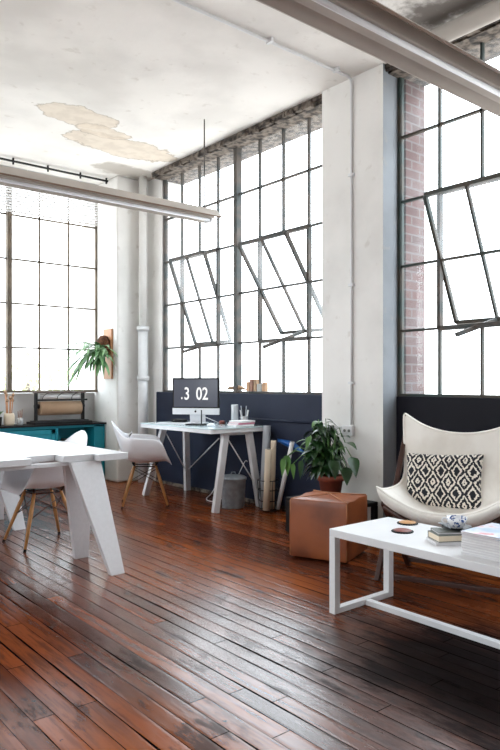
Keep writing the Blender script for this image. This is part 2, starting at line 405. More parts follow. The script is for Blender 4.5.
# windows ---------------------------------------------------------------------
ZR = [1.10, 1.614, 2.128, 2.642, 3.156, 3.67]
def window(name, label, T, us, mull, m, sashes, zr=ZR, mw=.055):
    root = bpy.data.objects.new(name, None); C.objects.link(root); struct(root, label)
    bars = MB(); bw = .018
    u0, u1 = us[0], us[-1]
    hole = {}
    for s in sashes: hole[s[0]] = s
    def inhole(u, z):
        return any(us[s[0]]+.01 < u < us[s[0]+2]-.01 and zr[1]+.01 < z < zr[3]-.01 for s in sashes)
    for i, u in enumerate(us):
        for k in range(5):
            if inhole(u, (zr[k]+zr[k+1])/2): continue
            bars.bar(T(u, 0, zr[k]), T(u, 0, zr[k+1]), bw, .03, up=T(0, 1, 0)-T(0, 0, 0))
    for z in zr:
        for i in range(len(us)-1):
            if inhole((us[i]+us[i+1])/2, z): continue
            bars.bar(T(us[i], 0, z), T(us[i+1], 0, z), .03, bw)
    bars.build('glazing_bars', m, root)
    fr = MB()
    fr.bar(T(u0-.012, 0, zr[0]), T(u0-.012, 0, zr[-1]), .03, .05, up=T(0, 1, 0)-T(0, 0, 0)).bar(T(u1+.012, 0, zr[0]), T(u1+.012, 0, zr[-1]), .03, .05, up=T(0, 1, 0)-T(0, 0, 0))
    fr.bar(T(u0-.02, 0, zr[0]), T(u1+.02, 0, zr[0]), .06, .03).bar(T(u0-.02, 0, zr[-1]), T(u1+.02, 0, zr[-1]), .05, .03)
    fr.build('window_frame', m, root)
    for i in mull:
        MB().bar(T(us[i], -.01, zr[0]), T(us[i], -.01, zr[-1]), mw, .07, up=T(0, 1, 0)-T(0, 0, 0)).build('mullion', M['rust_window'] if m == 'rust_window' else M['brown_window'], root)
    g = MB()
    for i in range(len(us)-1):
        for k in range(5):
            if inhole((us[i]+us[i+1])/2, (zr[k]+zr[k+1])/2): continue
            g.b.faces.new([g.b.verts.new(T(*p)) for p in ((us[i], .012, zr[k]), (us[i+1], .012, zr[k]), (us[i+1], .012, zr[k+1]), (us[i], .012, zr[k+1]))])
    g.build('glass_panes', 'glass', root)
    for (i0, ang, stay) in sashes:
        a, b = us[i0]+.012, us[i0+2]-.012; zc = (zr[1]+zr[3])/2; hh = (zr[3]-zr[1])/2-.012
        def S(u, v, w=0):
            return T(u, w*math.cos(ang)-v*math.sin(ang), zc+v*math.cos(ang)+w*math.sin(ang))
        # casing round the opening
        c = MB(); up = T(0, 1, 0)-T(0, 0, 0)
        for u in (us[i0], us[i0+2]): c.bar(T(u, 0, zr[1]), T(u, 0, zr[3]), .028, .045, up=up)
        for z in (zr[1], zr[3]): c.bar(T(us[i0], 0, z), T(us[i0+2], 0, z), .045, .034)
        c.build('sash_casing', 'rust_window', root)
        sf = MB(); nrm = S(0, 0, 1)-S(0, 0, 0)
        for u in (a, b): sf.bar(S(u, -hh), S(u, hh), .026, .035, up=nrm)
        for v in (-hh, hh): sf.bar(S(a, v), S(b, v), .035, .03)
        sf.bar(S((a+b)/2, -hh), S((a+b)/2, hh), .018, .03, up=nrm)
        sf.bar(S(a, 0), S(b, 0), .03, .018)
        so = sf.build('sash', m, root)
        sg = MB(); sg.b.faces.new([sg.b.verts.new(S(*p)) for p in ((a, -hh), (b, -hh), (b, hh), (a, hh))])
        sg.build('sash_glass', 'glass', so)
        um = (a+b)/2
        st = MB().bar(S(um, -hh, 0), T(um+stay*.1, -.17, zr[1]-.07), .032, .03)
        st.build('window_stay', 'rust_window', root)
    return root
TR = lambda u, w, z: Vector((4.33+w, u, z))
TBk = lambda u, w, z: Vector((u, 7.74+w, z))
us1 = [4.03+.3475*i for i in range(9)]           # far window of the right wall
window('window_1', 'tall steel grid window behind the desk with two tilted sashes', TR, us1, [4], 'rust_window', [(1, math.radians(34), 1), (5, math.radians(21), 1)])
us2 = [3.33-.355*i for i in range(9)][::-1]
window('window_2', 'tall steel grid window behind the white butterfly chair', TR, us2, [4], 'steel_window', [(5, math.radians(24), 1)])
us3 = [-.16-.345*i for i in range(9)][::-1]
window('window_3', None, TR, us3, [4], 'steel_window', [])  # unseen bay past the view, added for daylight inside
us4 = [3.875-.3675*i for i in range(9)][::-1]
window('window_4', 'steel grid window above the teal cabinet', TBk, us4, [5], 'brown_window', [])
us5 = [.29-.3675*i for i in range(9)][::-1]
window('window_5', None, TBk, us5, [4], 'brown_window', [])  # out of view as well, added to let in more daylight

TL = lambda u, w, z: Vector((-5.12-w, u, z))
for k, y0 in enumerate((.41, 4.01)): window('window_%d' % (k+6), None, TL, [y0+.3475*i for i in range(9)], [4], 'steel_window', [], zr=[.9, 1.44, 1.98, 2.52, 3.06, 3.6])  # unseen windows, added to light the pier and the chair canvas
# blind and rail over the left window
bl = MB()
for k in range(16): bl.bar((.95, 7.635, 3.17+.031*k), (3.84, 7.635, 3.17+.031*k), .026, .0015, up=(0, .8, 1))
t = thing('venetian_blind', 'white slatted blind drawn up across the top of the left window', 'blind', (2.4, 7.63, 3.15))
o = bl.build('slats', 'blinds', t); o.matrix_parent_inverse = Matrix.Translation((-2.4, -7.63, -3.15))
for x in (1.3, 2.1, 2.95, 3.6):
    o = MB().cyl((x, 7.615, 3.16), (x, 7.615, 3.68), .003, n=6).build('ladder_cord', 'whitepaper', t); o.matrix_parent_inverse = Matrix.Translation((-2.4, -7.63, -3.15))
r = MB().box((.93, 7.38, 3.655), (3.86, 7.40, 3.675))
for x in (1.2, 1.7, 2.2, 2.7, 3.1, 3.5, 3.84): r.cyl((x, 7.39, 3.63), (x, 7.39, H), .012, n=8)
tag(r.build('curtain_rail', 'black_metal'), 'dark metal rail under the ceiling in front of the left window', 'rail')

# pipes, conduits -------------------------------------------------------------
t = thing('drain_pipe', 'white vertical drain pipe beside the corner column', 'pipe', (4.165, 7.07, 0))
MB().cyl((0, 0, 0), (0, 0, 1.88), .062, n=24).build('lower_pipe', 'white_paint', t)
MB().cyl((0, 0, 1.88), (0, 0, H), .05, n=24).build('upper_pipe', 'plaster', t)
for z in (1.26, 1.86): MB().lathe([(.062, -.03), (.076, -.03), (.076, .03), (.062, .03)], (0, 0, z)).build('pipe_collar', 'white_paint', t)
c = MB().tube([(-3, 3.63, 3.686), (2, 3.64, 3.686), (4.07, 3.66, 3.686), (4.1, 3.665, 3.675), (4.114, 3.67, 3.63), (4.114, 3.67, 2), (4.114, 3.67, .86)], .011)
for x in (1.2, 2.2, 3.2, 3.9): c.box((x-.01, 3.61, 3.67), (x+.01, 3.67, 3.70))
for z in (1.2, 2.0, 2.9): c.box((4.10, 3.645, z-.01), (4.127, 3.695, z+.01))
tag(c.build('electrical_conduit', 'white_paint'), 'thin conduit crossing the ceiling and running down the white pier', 'conduit')
t = thing('wall_outlet', 'white double outlet box low on the white pier', 'outlet', (4.126, 3.70, .81))
MB().box((-.035, -.055, -.04), (-.001, .055, .04)).build('outlet_box', 'white_paint', t, bevel=.004)
for y in (-.024, .024): MB().cyl((-.040, y, 0), (-.034, y, 0), .012, n=14).build('socket', 'greypage', t)
tag(MB().cyl((4.118, 3.76, .83), (4.118, 4.01, .83), .009, n=8).build('conduit_stub', 'white_paint'), 'short white horizontal conduit left of the outlet box', 'conduit')
tag(MB().cyl((4.272, 4.03, .84), (4.272, 5.35, .84), .012, n=8).build('wall_conduit', 'navy'), 'thin navy pipe running along the navy wall above the plant', 'pipe')
pp = MB().cyl((3.98, 2.85, 3.615), (3.98, -2.5, 3.615), .062, n=22)
tag(pp.build('ceiling_pipe', 'fixture'), 'pale stained pipe under the ceiling at top right', 'pipe')

# fluorescent fixtures ---------------------------------------------------------
def fixture(name, label, x0, x1, y, z, rods):
    L = x1-x0
    t = thing(name, label, 'ceiling light', (x0, y, z), 0, 'hanging fluorescent lights')
    p = MB(); pts = [(-.15, 0), (-.14, -.002), (-.06, .075), (.06, .075), (.14, -.002), (.15, 0), (.065, .085), (-.065, .085)]
    A = [p.b.verts.new((0, a, b)) for a, b in pts]; B = [p.b.verts.new((L, a, b)) for a, b in pts]
    n = len(pts)
    for i in range(n): p.b.faces.new((A[i], A[(i+1) % n], B[(i+1) % n], B[i]))
    for E in (A, B):
        p.b.faces.new((E[0], E[1], E[2], E[7])); p.b.faces.new((E[2], E[3], E[6], E[7])); p.b.faces.new((E[3], E[4], E[5], E[6]))
    p.build('reflector', 'fixture', t)
    MB().box((.02, -.055, .0), (L-.02, .055, .075)).build('ballast_housing', 'fixture', t, bevel=.006)
    for yy in (-.036,):
        MB().cyl((.06, yy, -.016), (L-.06, yy, -.016), .013, n=14).build('lamp_tube', 'tube', t)
    for xx in (.05, L-.05): MB().box((xx-.012, -.055, -.032), (xx+.012, .055, .002)).build('lamp_holder', 'white_paint', t, bevel=.003)
    MB().box((0, -.152, -.008), (L, -.146, .004)).build('edge_seam', 'fixture_rust', t)
    for rx in rods: MB().cyl((rx-x0, 0, .08), (rx-x0, 0, H-z), .006, n=8).build('hanging_rod', 'rust_window', t)
fixture('fluorescent_light', 'long fluorescent light hanging in front of the two far windows', -.3, 3.8, 5.15, 2.76, (3.70, 1.6, 0.))
fixture('fluorescent_light', 'long fluorescent light crossing the top right above the pier', .0, 4.1, 1.93, 2.76, (3.4, .6))

# ------------------------------------------------------------------ trestle table (left)
t = thing('plank_table', 'long white plank table on slanting slab legs', 'table', (1.45, 5.6, 0))
for i, (xa, xb, y0) in enumerate(((1.975, 2.185, 3.90), (1.765, 1.971, 3.965), (1.562, 1.761, 4.09), (1.352, 1.556, 3.95), (1.145, 1.348, 4.02), (.935, 1.141, 3.97), (.725, .931, 4.0))):
    MB().box((xa-1.45, y0-5.6, .70), (xb-1.45, 1.65, .742)).build('plank', 'white_wood', t, bevel=.003)
for cy in (-1.58, .07):
    MB().box((-.46, cy-.03, .675), (.46, cy+.03, .699)).build('crossbeam', 'white_wood', t, bevel=.003)
    for sx in (-1, 1):
        for d in (-1, 1):
            m_ = MB()
            y1, y2 = cy+d*.045, cy+d*.255
            P = [(sx*.355, y1, .699), (sx*.565, y1, .699), (sx*.625, y2, 0), (sx*.53, y2, 0)]
            A = [m_.b.verts.new((x, y-.022, z)) for x, y, z in P]; B = [m_.b.verts.new((x, y+.022, z)) for x, y, z in P]
            m_.b.faces.new(A); m_.b.faces.new(B[::-1])
            for i in range(4): m_.b.faces.new((A[i], A[(i+1) % 4], B[(i+1) % 4], B[i]))
            m_.build('leg', 'white_wood', t, bevel=.003)

# ------------------------------------------------------------------ shell chairs
def shell_chair(label, loc, rz):
    t = thing('shell_chair', label, 'chair', loc, rz, 'white moulded armchairs')
    R = [(.255, .405, .19, .0, 0), (.235, .428, .215, .01, 0), (.205, .438, .245, .08, 0), (.165, .435, .27, .19, 0), (.11, .428, .29, .24, 0), (.02, .42, .305, .255, .0), (-.08, .42, .31, .26, .0),
         (-.155, .44, .305, .24, .02), (-.2, .49, .295, .19, .06), (-.235, .56, .27, .12, .06), (-.262, .64, .225, .055, .05), (-.289, .72, .185, .015, .035), (-.31, .785, .14, -.005, .02), (-.32, .818, .085, -.012, .01), (-.325, .828, .03, -.006, 0)]
    rows = []; N = 16
    for cx, cz, hw, rise, wrap in R:
        row = []
        for i in range(N+1):
            u = -1+2*i/N; a = abs(u)
            row.append((cx+wrap*a**2.2, hw*math.sin(u*PI/2*.96)/math.sin(PI/2*.96), cz+rise*a**3))
        rows.append(row)
    MB().grid(rows).build('seat_shell', 'white_plastic', t, solid=.009, subsurf=1)
    for sx in (1, -1):
        for sy in (1, -1):
            top = Vector((sx*.10-.0, sy*.085, .395)); bot = Vector((sx*.215, sy*.205, .018)); mid = top.lerp(bot, .35)
            l = MB().tube([top, mid, bot], [.011, .0155, .010], n=12).build('leg', 'oak', t)
            MB().cyl(bot, bot+Vector((sx*.008, sy*.008, -.018)), .011, .010, n=12).build('rubber_foot', 'black_paint', l)
    w_ = MB()
    q = lambda sx, sy, z: Vector((sx*(.10+.115*(.395-z)/.377), sy*(.085+.12*(.395-z)/.377), z))
    for sx in (1, -1):
        w_.cyl(q(sx, 1, .36), q(sx, -1, .21), .0035, n=6).cyl(q(sx, -1, .36), q(sx, 1, .21), .0035, n=6)
        w_.cyl(q(1, sx, .36), q(-1, sx, .21), .0035, n=6).cyl(q(-1, sx, .36), q(1, sx, .21), .0035, n=6)
        w_.cyl(q(sx, 1, .385), q(sx, -1, .385), .006, n=6).cyl(q(1, sx, .385), q(-1, sx, .385), .006, n=6)
        for sy in (1, -1): w_.cyl(q(sx, sy, .39), (sx*.12, sy*.12, .428), .009, n=8)
    w_.build('wire_brace', 'black_metal', t)
    return t
ch1 = shell_chair('white moulded armchair pushed under the plank table', (2.0, 4.86, 0), PI)
ch2 = copy_tree(ch1); ch2.location = (3.41, 5.75, 0); ch2.rotation_euler = (0, 0, math.radians(-30))
ch2['label'] = 'white moulded armchair facing the desk beside the corner column'
mg = MB(); mg.box((-.14, -.1, 0), (.14, .1, .012))
o = mg.build('folded_magazine', 'bwprint', bevel=.003); o.location = (3.245, 5.86, .595); o.rotation_euler = (0, math.radians(-58), math.radians(-30))
tag(o, 'black and white magazine leaning on the back of the armchair at the desk', 'magazine')

# ------------------------------------------------------------------ desk
t = thing('trestle_desk', 'white trestle desk with a pale glossy top below the navy wall', 'desk', (3.92, 5.52, 0))
Dm = Matrix.Translation((-3.92, -5.52, 0))
f = MB()
f.box((3.58, 4.88, .735), (3.625, 6.12, .772)).box((4.225, 4.88, .735), (4.265, 6.12, .772)).box((3.625, 4.88, .735), (4.225, 4.92, .772)).box((3.625, 6.08, .735), (4.225, 6.12, .772))
o = f.build('desk_frame', 'white_metal', t, bevel=.003); o.matrix_parent_inverse = Dm
o = MB().box((3.575, 4.875, .7725), (4.268, 6.125, .784)).build('desk_top', 'desk_top', t, bevel=.002); o.matrix_parent_inverse = Dm
for (ya, yb) in ((4.95, 4.95), (6.02, 6.2)):
    for (xa, xb) in ((3.80, 3.68), (4.08, 4.22)):
        o = MB().bar((xa, ya, .735), (xb, yb, .0), .045, .065, up=(1, 0, 0)).build('leg', 'white_metal', t, bevel=.003); o.matrix_parent_inverse = Dm
    o = MB().box((3.78, ya-.025, .71), (4.1, ya+.025, .735)).build('trestle_bar', 'white_metal', t, bevel=.003); o.matrix_parent_inverse = Dm
b = MB().cyl((3.83, 4.97, .69), (4.19, 4.97, .2), .006, n=8).cyl((3.76, 5.0, .68), (4.17, 6.1, .25), .006, n=8).cyl((3.83, 6.02, .66), (4.18, 6.14, .2), .006, n=8)
o = b.build('brace_rod', 'white_metal', t); o.matrix_parent_inverse = Dm

# computer (faces the chair side)
DZ = .785
t = thing('desktop_computer', 'silver desktop computer showing white clock digits on the desk', 'computer', (3.96, 5.66, DZ), math.radians(215))
MB().box((-.012, -.255, .155), (.012, .255, .468)).build('monitor_body', 'black_paint', t, bevel=.006)
ch = MB().box((-.013, -.255, .09), (.0135, .255, .156)).build('chin', 'alu', t, bevel=.004)
lg = MB().cyl((.0135, 0, .122), (.0145, 0, .122), .011, n=20).box((.0135, .002, .134), (.0145, .006, .141)).build('logo', 'black_paint', ch)
sr = MB().box((.0122, -.238, .168), (.0132, .238, .452)).build('screen', 'screen', t)
def digits(txt, parent, y, z, size, sx, x):
    cu = bpy.data.curves.new('digits', 'FONT'); cu.body = txt; cu.size = size; cu.extrude = .0004; cu.align_x = 'CENTER'; cu.offset = .002
    tmp = bpy.data.objects.new('digits_tmp', cu); C.objects.link(tmp)
    bpy.context.view_layer.update()
    me = bpy.data.meshes.new_from_object(tmp.evaluated_get(bpy.context.evaluated_depsgraph_get()))
    bpy.data.objects.remove(tmp)
    me.materials.clear(); me.materials.append(M['digit'])
    o = bpy.data.objects.new('clock_digits', me); C.objects.link(o); o.parent = parent
    o.location = (x, y, z); o.rotation_euler = (PI/2, 0, PI/2); o.scale = (sx, 1, 1)
    return o
# the screen looks along local +x; its picture's left is local -y
digits('.', sr, -.150, .250, .16, .62, .0140)
digits('3', sr, -.095, .245, .18, .72, .0140)
digits('02', sr, .072, .245, .18, .74, .0140)
st = MB(); st.bar((-.03, 0, .2), (-.06, 0, .01), .17, .012, up=(1, 0, 0)).box((-.11, -.1, 0), (.09, .1, .008))
st.build('stand', 'alu', t, bevel=.003)
lp = thing('phone_stand', 'small black stand with a thin upright post in front of the computer', 'stand', (3.80, 5.42, DZ), .3)
MB().box((-.06, -.10, 0), (.06, .10, .012)).build('base', 'black_paint', lp, bevel=.004)
MB().cyl((.0, -.06, .01), (.0, -.06, .15), .006, n=10).build('post', 'black_metal', lp)
kb = thing('keyboard', 'thin white keyboard lying in front of the desktop computer', 'keyboard', (3.74, 5.70, DZ), math.radians(35))
MB().box((-.055, -.2, 0), (.055, .2, .008)).build('keyboard_body', 'alu', kb, bevel=.003)
ks = MB()
for r_ in range(5):
    for c_ in range(13): ks.box((-.048+r_*.02, -.19+c_*.0295, .008), (-.032+r_*.02, -.166+c_*.0295, .011))
ks.build('keys', 'white_plastic', kb)
ms = MB().lathe([(0, 0), (.026, 0), (.031, .008), (.026, .02), (.012, .028), (0, .029)], n=20).build('computer_mouse', 'white_plastic'); ms.location = (3.80, 5.18, DZ); ms.scale = (1.5, 1, 1)
tag(ms, 'small rounded white mouse on the desk', 'mouse')
rb = MB().lathe([(0, 0), (.03, 0), (.034, .02), (.02, .035), (0, .036)], n=18).build('trinket', 'rustred'); rb.location = (4.1, 5.40, DZ)
tag(rb, 'small red brown lump on the desk right of the computer', 'trinket')
jr = MB().lathe([(.034, 0), (.036, .003), (.036, .19), (.032, .2), (.032, .012), (0, .012)], n=24).build('glass_vase', 'clear'); jr.location = (4.13, 5.23, DZ)
tag(jr, 'tall clear cylinder glass at the back of the desk', 'glass')
pc = thing('pencil_cup', 'clear cup of pens and scissors on the desk', 'cup', (4.14, 5.09, DZ), 0)
MB().lathe([(.034, 0), (.038, .09), (.035, .09), (.031, .006), (0, .006)], n=20).build('cup', 'clear', pc)
for k in range(7):
    a = k*.9; MB().cyl((.015*math.cos(a), .015*math.sin(a), .01), (.042*math.cos(a), .042*math.sin(a), .15+.02*(k % 3)), .0045, n=8).build('pen', ['white_metal', 'black_paint', 'greypaper'][k % 3], pc)
bkg = 'books lying on the desk'
for k, (mm, lb) in enumerate((('whitepaper', 'white bottom book of the pile on the desk'), ('pink', 'pink book on top of the desk pile'), ('whitepaper', 'white notebook lying on the pink book'))):
    o = thing('book', lb, 'book', (4.03+.01*k, 5.01, DZ+.018*k), .1*k-.05, bkg)
    MB().box((-.105, -.075, .0), (.105, .075, .0175)).build('cover', mm, o, bevel=.002)
    MB().box((-.106, -.072, .003), (.103, .072, .0145)).build('pages', 'page', o)
bx_ = thing('hard_drive', 'small black box standing behind the phone stand at the left of the desk', 'box', (3.95, 5.95, DZ), .3)
MB().box((-.05, -.07, 0), (.05, .07, .03)).build('casing', 'black_paint', bx_, bevel=.004)
MB().box((-.052, .03, .012), (-.0495, .04, .018)).build('indicator', 'greypage', bx_)
# cable
pts = [(4.02, 5.72, .88), (4.1, 5.5, .80), (4.2, 5.6, .8), (4.262, 5.62, .7), (4.26, 5.66, .2), (4.2, 5.7, .02), (4.05, 5.62, .008), (3.95, 5.45, .008), (4.02, 5.3, .01), (4.2, 5.25, .25), (4.262, 5.22, .45), (4.2, 5.12, .42)]
cu = bpy.data.curves.new('power_cable', 'CURVE'); cu.dimensions = '3D'; cu.bevel_depth = .004; sp = cu.splines.new('NURBS'); sp.points.add(len(pts)-1); sp.use_endpoint_u = True; sp.order_u = 4
for i, p in enumerate(pts): sp.points[i].co = (*p, 1)
tm = bpy.data.objects.new('c', cu); C.objects.link(tm); bpy.context.view_layer.update()
me = bpy.data.meshes.new_from_object(tm.evaluated_get(bpy.context.evaluated_depsgraph_get())); bpy.data.objects.remove(tm); me.materials.append(M['white_plastic'])
o = bpy.data.objects.new('power_cable', me); C.objects.link(o); tag(o, 'white power cable trailing down from the computer to the floor', 'cable')

# bin
t = thing('metal_bin', 'galvanised bin with a lid on the floor under the desk', 'bin', (3.985, 5.07, 0))
MB().lathe([(.0, .004), (.105, 0), (.107, .01), (.122, .27), (.126, .275), (.120, .275), (.103, .012), (0, .012)]).build('bin_body', 'galv', t)
MB().lathe([(.129, .268), (.131, .29), (.11, .305), (.03, .318), (0, .32)]).build('lid', 'galv', t)
MB().tube([(-.03, 0, .316), (-.02, 0, .34), (.02, 0, .34), (.03, 0, .316)], .005).build('lid_handle', 'galv', t)
# wire basket with rolls
t = thing('wire_basket', 'black wire basket of paper rolls on the floor beside the desk', 'basket', (4.13, 4.72, 0))
w_ = MB()
for z, r_ in ((.012, .085), (.1, .09), (.2, .095), (.29, .102)):
    w_.tube([(r_*math.cos(2*PI*i/24), r_*math.sin(2*PI*i/24), z) for i in range(24)], .004, 6, True)
for i in range(10):
    a = 2*PI*i/10; w_.cyl((.085*math.cos(a), .085*math.sin(a), .012), (.102*math.cos(a), .102*math.sin(a), .29), .003, n=6)
w_.box((-.08, -.003, .01), (.08, .003, .015)).box((-.003, -.08, .01), (.003, .08, .015))
w_.build('wire_cage', 'black_metal', t)
def roll(label, p, q, r_, m):
    o = thing('paper_roll', label, 'paper roll', p, 0, 'paper rolls in the wire basket')
    v = Vector(q)-Vector(p)
    MB().cyl((0, 0, 0), v, r_, n=20).build('rolled_sheet', m, o)
    MB().cyl(v*.999, v*1.001, r_*.55, n=16).build('open_end', 'soil', o)  # dark disc standing in for the shaded hollow of the roll
roll('tallest grey tube leaning left in the wire basket', (4.12, 4.785, .02), (4.205, 4.825, .79), .037, 'greypaper')
roll('shorter cream roll at the front of the wire basket', (4.065, 4.675, .02), (4.075, 4.655, .585), .032, 'cream')
roll('cream roll standing just behind the front roll', (4.15, 4.695, .02), (4.165, 4.685, .66), .026, 'cream')
roll('thin white roll leaning right in the wire basket', (4.19, 4.655, .02), (4.20, 4.465, .66), .021, 'whitepaper')
m_ = MB(); rows = [[(4.25, 4.73, .67), (4.235, 4.7, .655), (4.25, 4.73, .648)], [(4.25, 4.60, .665), (4.225, 4.6, .645), (4.24, 4.60, .61)], [(4.25, 4.49, .655), (4.225, 4.48, .61), (4.24, 4.46, .575)], [(4.25, 4.36, .575), (4.235, 4.36, .565), (4.24, 4.35, .555)]]
tag(m_.grid(rows).build('blue_sheet', 'bluepaper', solid=.003), 'pointed blue sheet behind the rolls against the navy wall', 'paper')

# sill objects
t = MB()
for k in range(5):
    a = k*.7
    t.tube([(.0, -.17+.05*k, .018+.01*(k % 2)), (.015*math.cos(a), -.07+.045*k, .035+.008*k*(k < 3)), (.01, .03+.03*k, .03), (-.01, .12+.012*k, .015)], [.008, .017, .014, .005], 8)
o = t.build('driftwood', 'driftwood'); o.location = (4.245+.06, 5.42, 1.117); o.rotation_euler = (0, 0, 0)
o.scale = (1, .9, 1)
tag(o, 'knotted pale driftwood lying on the sill behind the desk', 'driftwood')
sx = 4.302
for k, (dy, wy, h, m, lb) in enumerate(((5.20, .045, .095, 'block_a', 'tan wooden block at the left end of the sill row'), (5.145, .05, .12, 'block_b', 'taller rosy brown block on the sill'), (5.09, .04, .12, 'driftwood', 'mottled brown block near the middle of the sill row'), (5.02, .075, .075, 'block_c', 'pale grey box at the right end of the sill row'), (4.955, .045, .09, 'block_a', 'narrow tan block beyond the grey box'))):
    o = MB().box((-.03, -wy/2, 0), (.012, wy/2, h)).build('wooden_block', m, bevel=.004); o.location = (sx, dy, 1.1165); o.rotation_euler = (0, 0, .05*(-1)**k)
    tag(o, lb, 'block', 'blocks on the window sill')

# ------------------------------------------------------------------ teal cabinet
t = thing('teal_cabinet', 'long teal cabinet with a dark worktop under the left window', 'cabinet', (2.3, 7.64, 0))
cm = Matrix.Translation((-2.3, -7.64, 0))
c = MB(); c.box((.95, 7.49, .06), (3.87, 7.79, .09)).box((.95, 7.77, .06), (3.87, 7.79, .69)).box((.95, 7.49, .665), (3.87, 7.79, .695))
for x in (.95, 1.75, 2.47, 3.235, 3.73): c.box((x, 7.49, .06), (x+(.14 if x > 3.7 else .035), 7.79, .69))
c.box((.97, 7.52, 0), (3.85, 7.78, .06))
o = c.build('cabinet_body', 'teal', t, bevel=.003); o.matrix_parent_inverse = cm
o = MB().box((.93, 7.465, .695), (3.882, 7.795, .715)).build('worktop', 'black_paint', t, bevel=.003); o.matrix_parent_inverse = cm
for (x0, x1) in ((.99, 1.74), (1.79, 2.46), (2.51, 3.225)):
    d = MB().box((x0, 7.478, .095), (x1, 7.49, .655))
    d.box((x0, 7.470, .095), (x0+.05, 7.478, .655)).box((x1-.05, 7.470, .095), (x1, 7.478, .655)).box((x0, 7.470, .605), (x1, 7.478, .655)).box((x0, 7.470, .095), (x1, 7.478, .145))
    o = d.build('door', 'teal', t, bevel=.002); o.matrix_parent_inverse = cm
    k = MB().cyl((x1-.03, 7.455, .4), (x1-.03, 7.47, .4), .012, n=12).build('knob', 'teal', o)
o = MB().box((3.27, 7.5, .36), (3.73, 7.77, .375)).build('shelf', 'teal_dark', t); o.matrix_parent_inverse = cm
for k, (xx, hh, m) in enumerate(((3.33, .13, 'whitepaper'), (3.40, .15, 'greypage'), (3.47, .12, 'cream'))):
    o = MB().box((xx, 7.56, .376), (xx+.05, 7.72, .376+hh)).build('binder', m, bevel=.003)
    tag(o, ['white binder on the shelf of the teal cabinet', 'grey binder beside the white one in the teal cabinet', 'cream binder on the shelf of the teal cabinet'][k], 'binder', 'binders in the teal cabinet')
# paper cutter
t = thing('paper_cutter', 'black paper roll cutter with kraft roll on the teal cabinet', 'paper cutter', (3.345, 7.62, .715))
MB().box((-.36, -.13, 0), (.36, .13, .03)).box((-.33, -.1, .03), (.33, .1, .042)).build('base', 'black_metal', t, bevel=.004)
for s in (-1, 1):
    MB().box((s*.295-.012, -.03, .03), (s*.295+.012, .03, .365)).build('post', 'black_metal', t, bevel=.003)
    MB().cyl((s*.26, 0, .21), (s*.31, 0, .21), .03, n=16).build('roll_hub', 'black_metal', t)
MB().box((-.32, -.035, .365), (.32, .035, .38)).build('top_bar', 'wood_brown', t, bevel=.003)
MB().box((-.31, -.10, .275), (.31, -.075, .295)).build('cutting_bar', 'black_metal', t, bevel=.002)
MB().cyl((-.255, 0, .185), (.255, 0, .185), .082, n=32).build('kraft_roll', 'kraft', t)
MB().cyl((-.25, .02, .325), (.25, .02, .325), .03, n=24).build('white_roll', 'whitepaper', t)
for x in (-.18, 0, .18): MB().tube([(x-.06, -.05, .285), (x-.05, -.06, .33), (x, -.04, .36), (x+.04, -.03, .366)], .004).build('wire_guide', 'black_metal', t)
# brushes jar
t = thing('brush_jar', 'tan ceramic jar of brushes at the left end of the worktop', 'jar', (2.73, 7.60, .716))
MB().lathe([(0, 0), (.05, 0), (.062, .03), (.06, .11), (.05, .14), (.045, .14), (.045, .01), (0, .01)]).build('jar_body', 'cream', t)
for k in range(7):
    a = k*.95; b_ = Vector((.02*math.cos(a), .02*math.sin(a), .02)); e_ = Vector((.04*math.cos(a), .05*math.sin(a), .27+.03*(k % 4)))
    o = MB().cyl(b_, e_, .006, n=8).build('brush', 'pine', t)
    MB().tube([e_, e_+(e_-b_)*.06, e_+(e_-b_)*.14], [.012, .018, .006], 8).build('bristles', 'driftwood', o)
t = thing('stick_glass', 'short glass of wooden sticks right of the brush jar', 'glass', (2.855, 7.60, .716))
MB().lathe([(0, 0), (.032, 0), (.034, .085), (.031, .085), (.029, .006), (0, .006)], n=20).build('glass_body', 'clear', t)
for k in range(6):
    a = k*1.1; MB().cyl((.012*math.cos(a), .012*math.sin(a), .01), (.026*math.cos(a), .026*math.sin(a), .13+.01*k), .004, n=6).build('stick', 'block_b', t)
t = thing('potted_sprig', 'small green sprig in a dark pot at the left photo edge', 'plant', (2.60, 7.60, .716))
MB().lathe([(0, 0), (.04, 0), (.05, .1), (.045, .1), (0, .09)], n=20).build('pot', 'black_paint', t)
lf = MB()
for k in range(12):
    a = k*2.4; lf.leaf((0, 0, .09), (math.cos(a)*.7, math.sin(a)*.7, 1), (0, 0, 1), .13, .035, .2)
lf.build('leaves', 'leaf_pale', t, normals=False)

# plaque with staghorn fern on the column's left face (x = 3.885)
t = thing('mounted_fern', 'staghorn fern on a wooden board hung on the corner column', 'plant', (3.885, 7.40, 1.25))
MB().box((-.025, -.1, 0), (-.001, .1, .61)).build('board', 'pine', t, bevel=.004)
m_ = MB().lathe([(0, -.12), (.05, -.115), (.085, -.06), (.10, 0), (.085, .07), (.05, .11), (0, .12)], n=24)
for v in m_.b.verts:
    v.co *= 1+.12*random.random()
o = m_.build('moss_ball', 'moss', t); o.location = (-.075, 0, .40); o.scale = (.8, .9, 1.0)
lf = MB()
for k in range(34):
    a = random.uniform(-1.3, 1.3); el = random.uniform(-.6, .55)
    d = Vector((-math.cos(a)*math.cos(el), math.sin(a)*math.cos(el)*.9-.15, math.sin(el)+.1))
    L_ = random.uniform(.28, .5)
    b0 = Vector((-.12, .03*math.sin(a), .36))
    lf.leaf(b0, d, (0, 0, 1), L_, .06, random.uniform(.3, .75), .9, 7)
    tipp = b0+d.normalized()*L_*.6-Vector((0, 0, .2*L_))
    for s in (-1, 1):
        dd = (d.normalized()+Vector((s*.4*d.y, -s*.4*d.x, -.35))).normalized()
        lf.leaf(tipp, dd, (0, 0, 1), L_*.5, .03, .5, .8, 5)
lf.build('fronds', 'fern', t, normals=False)

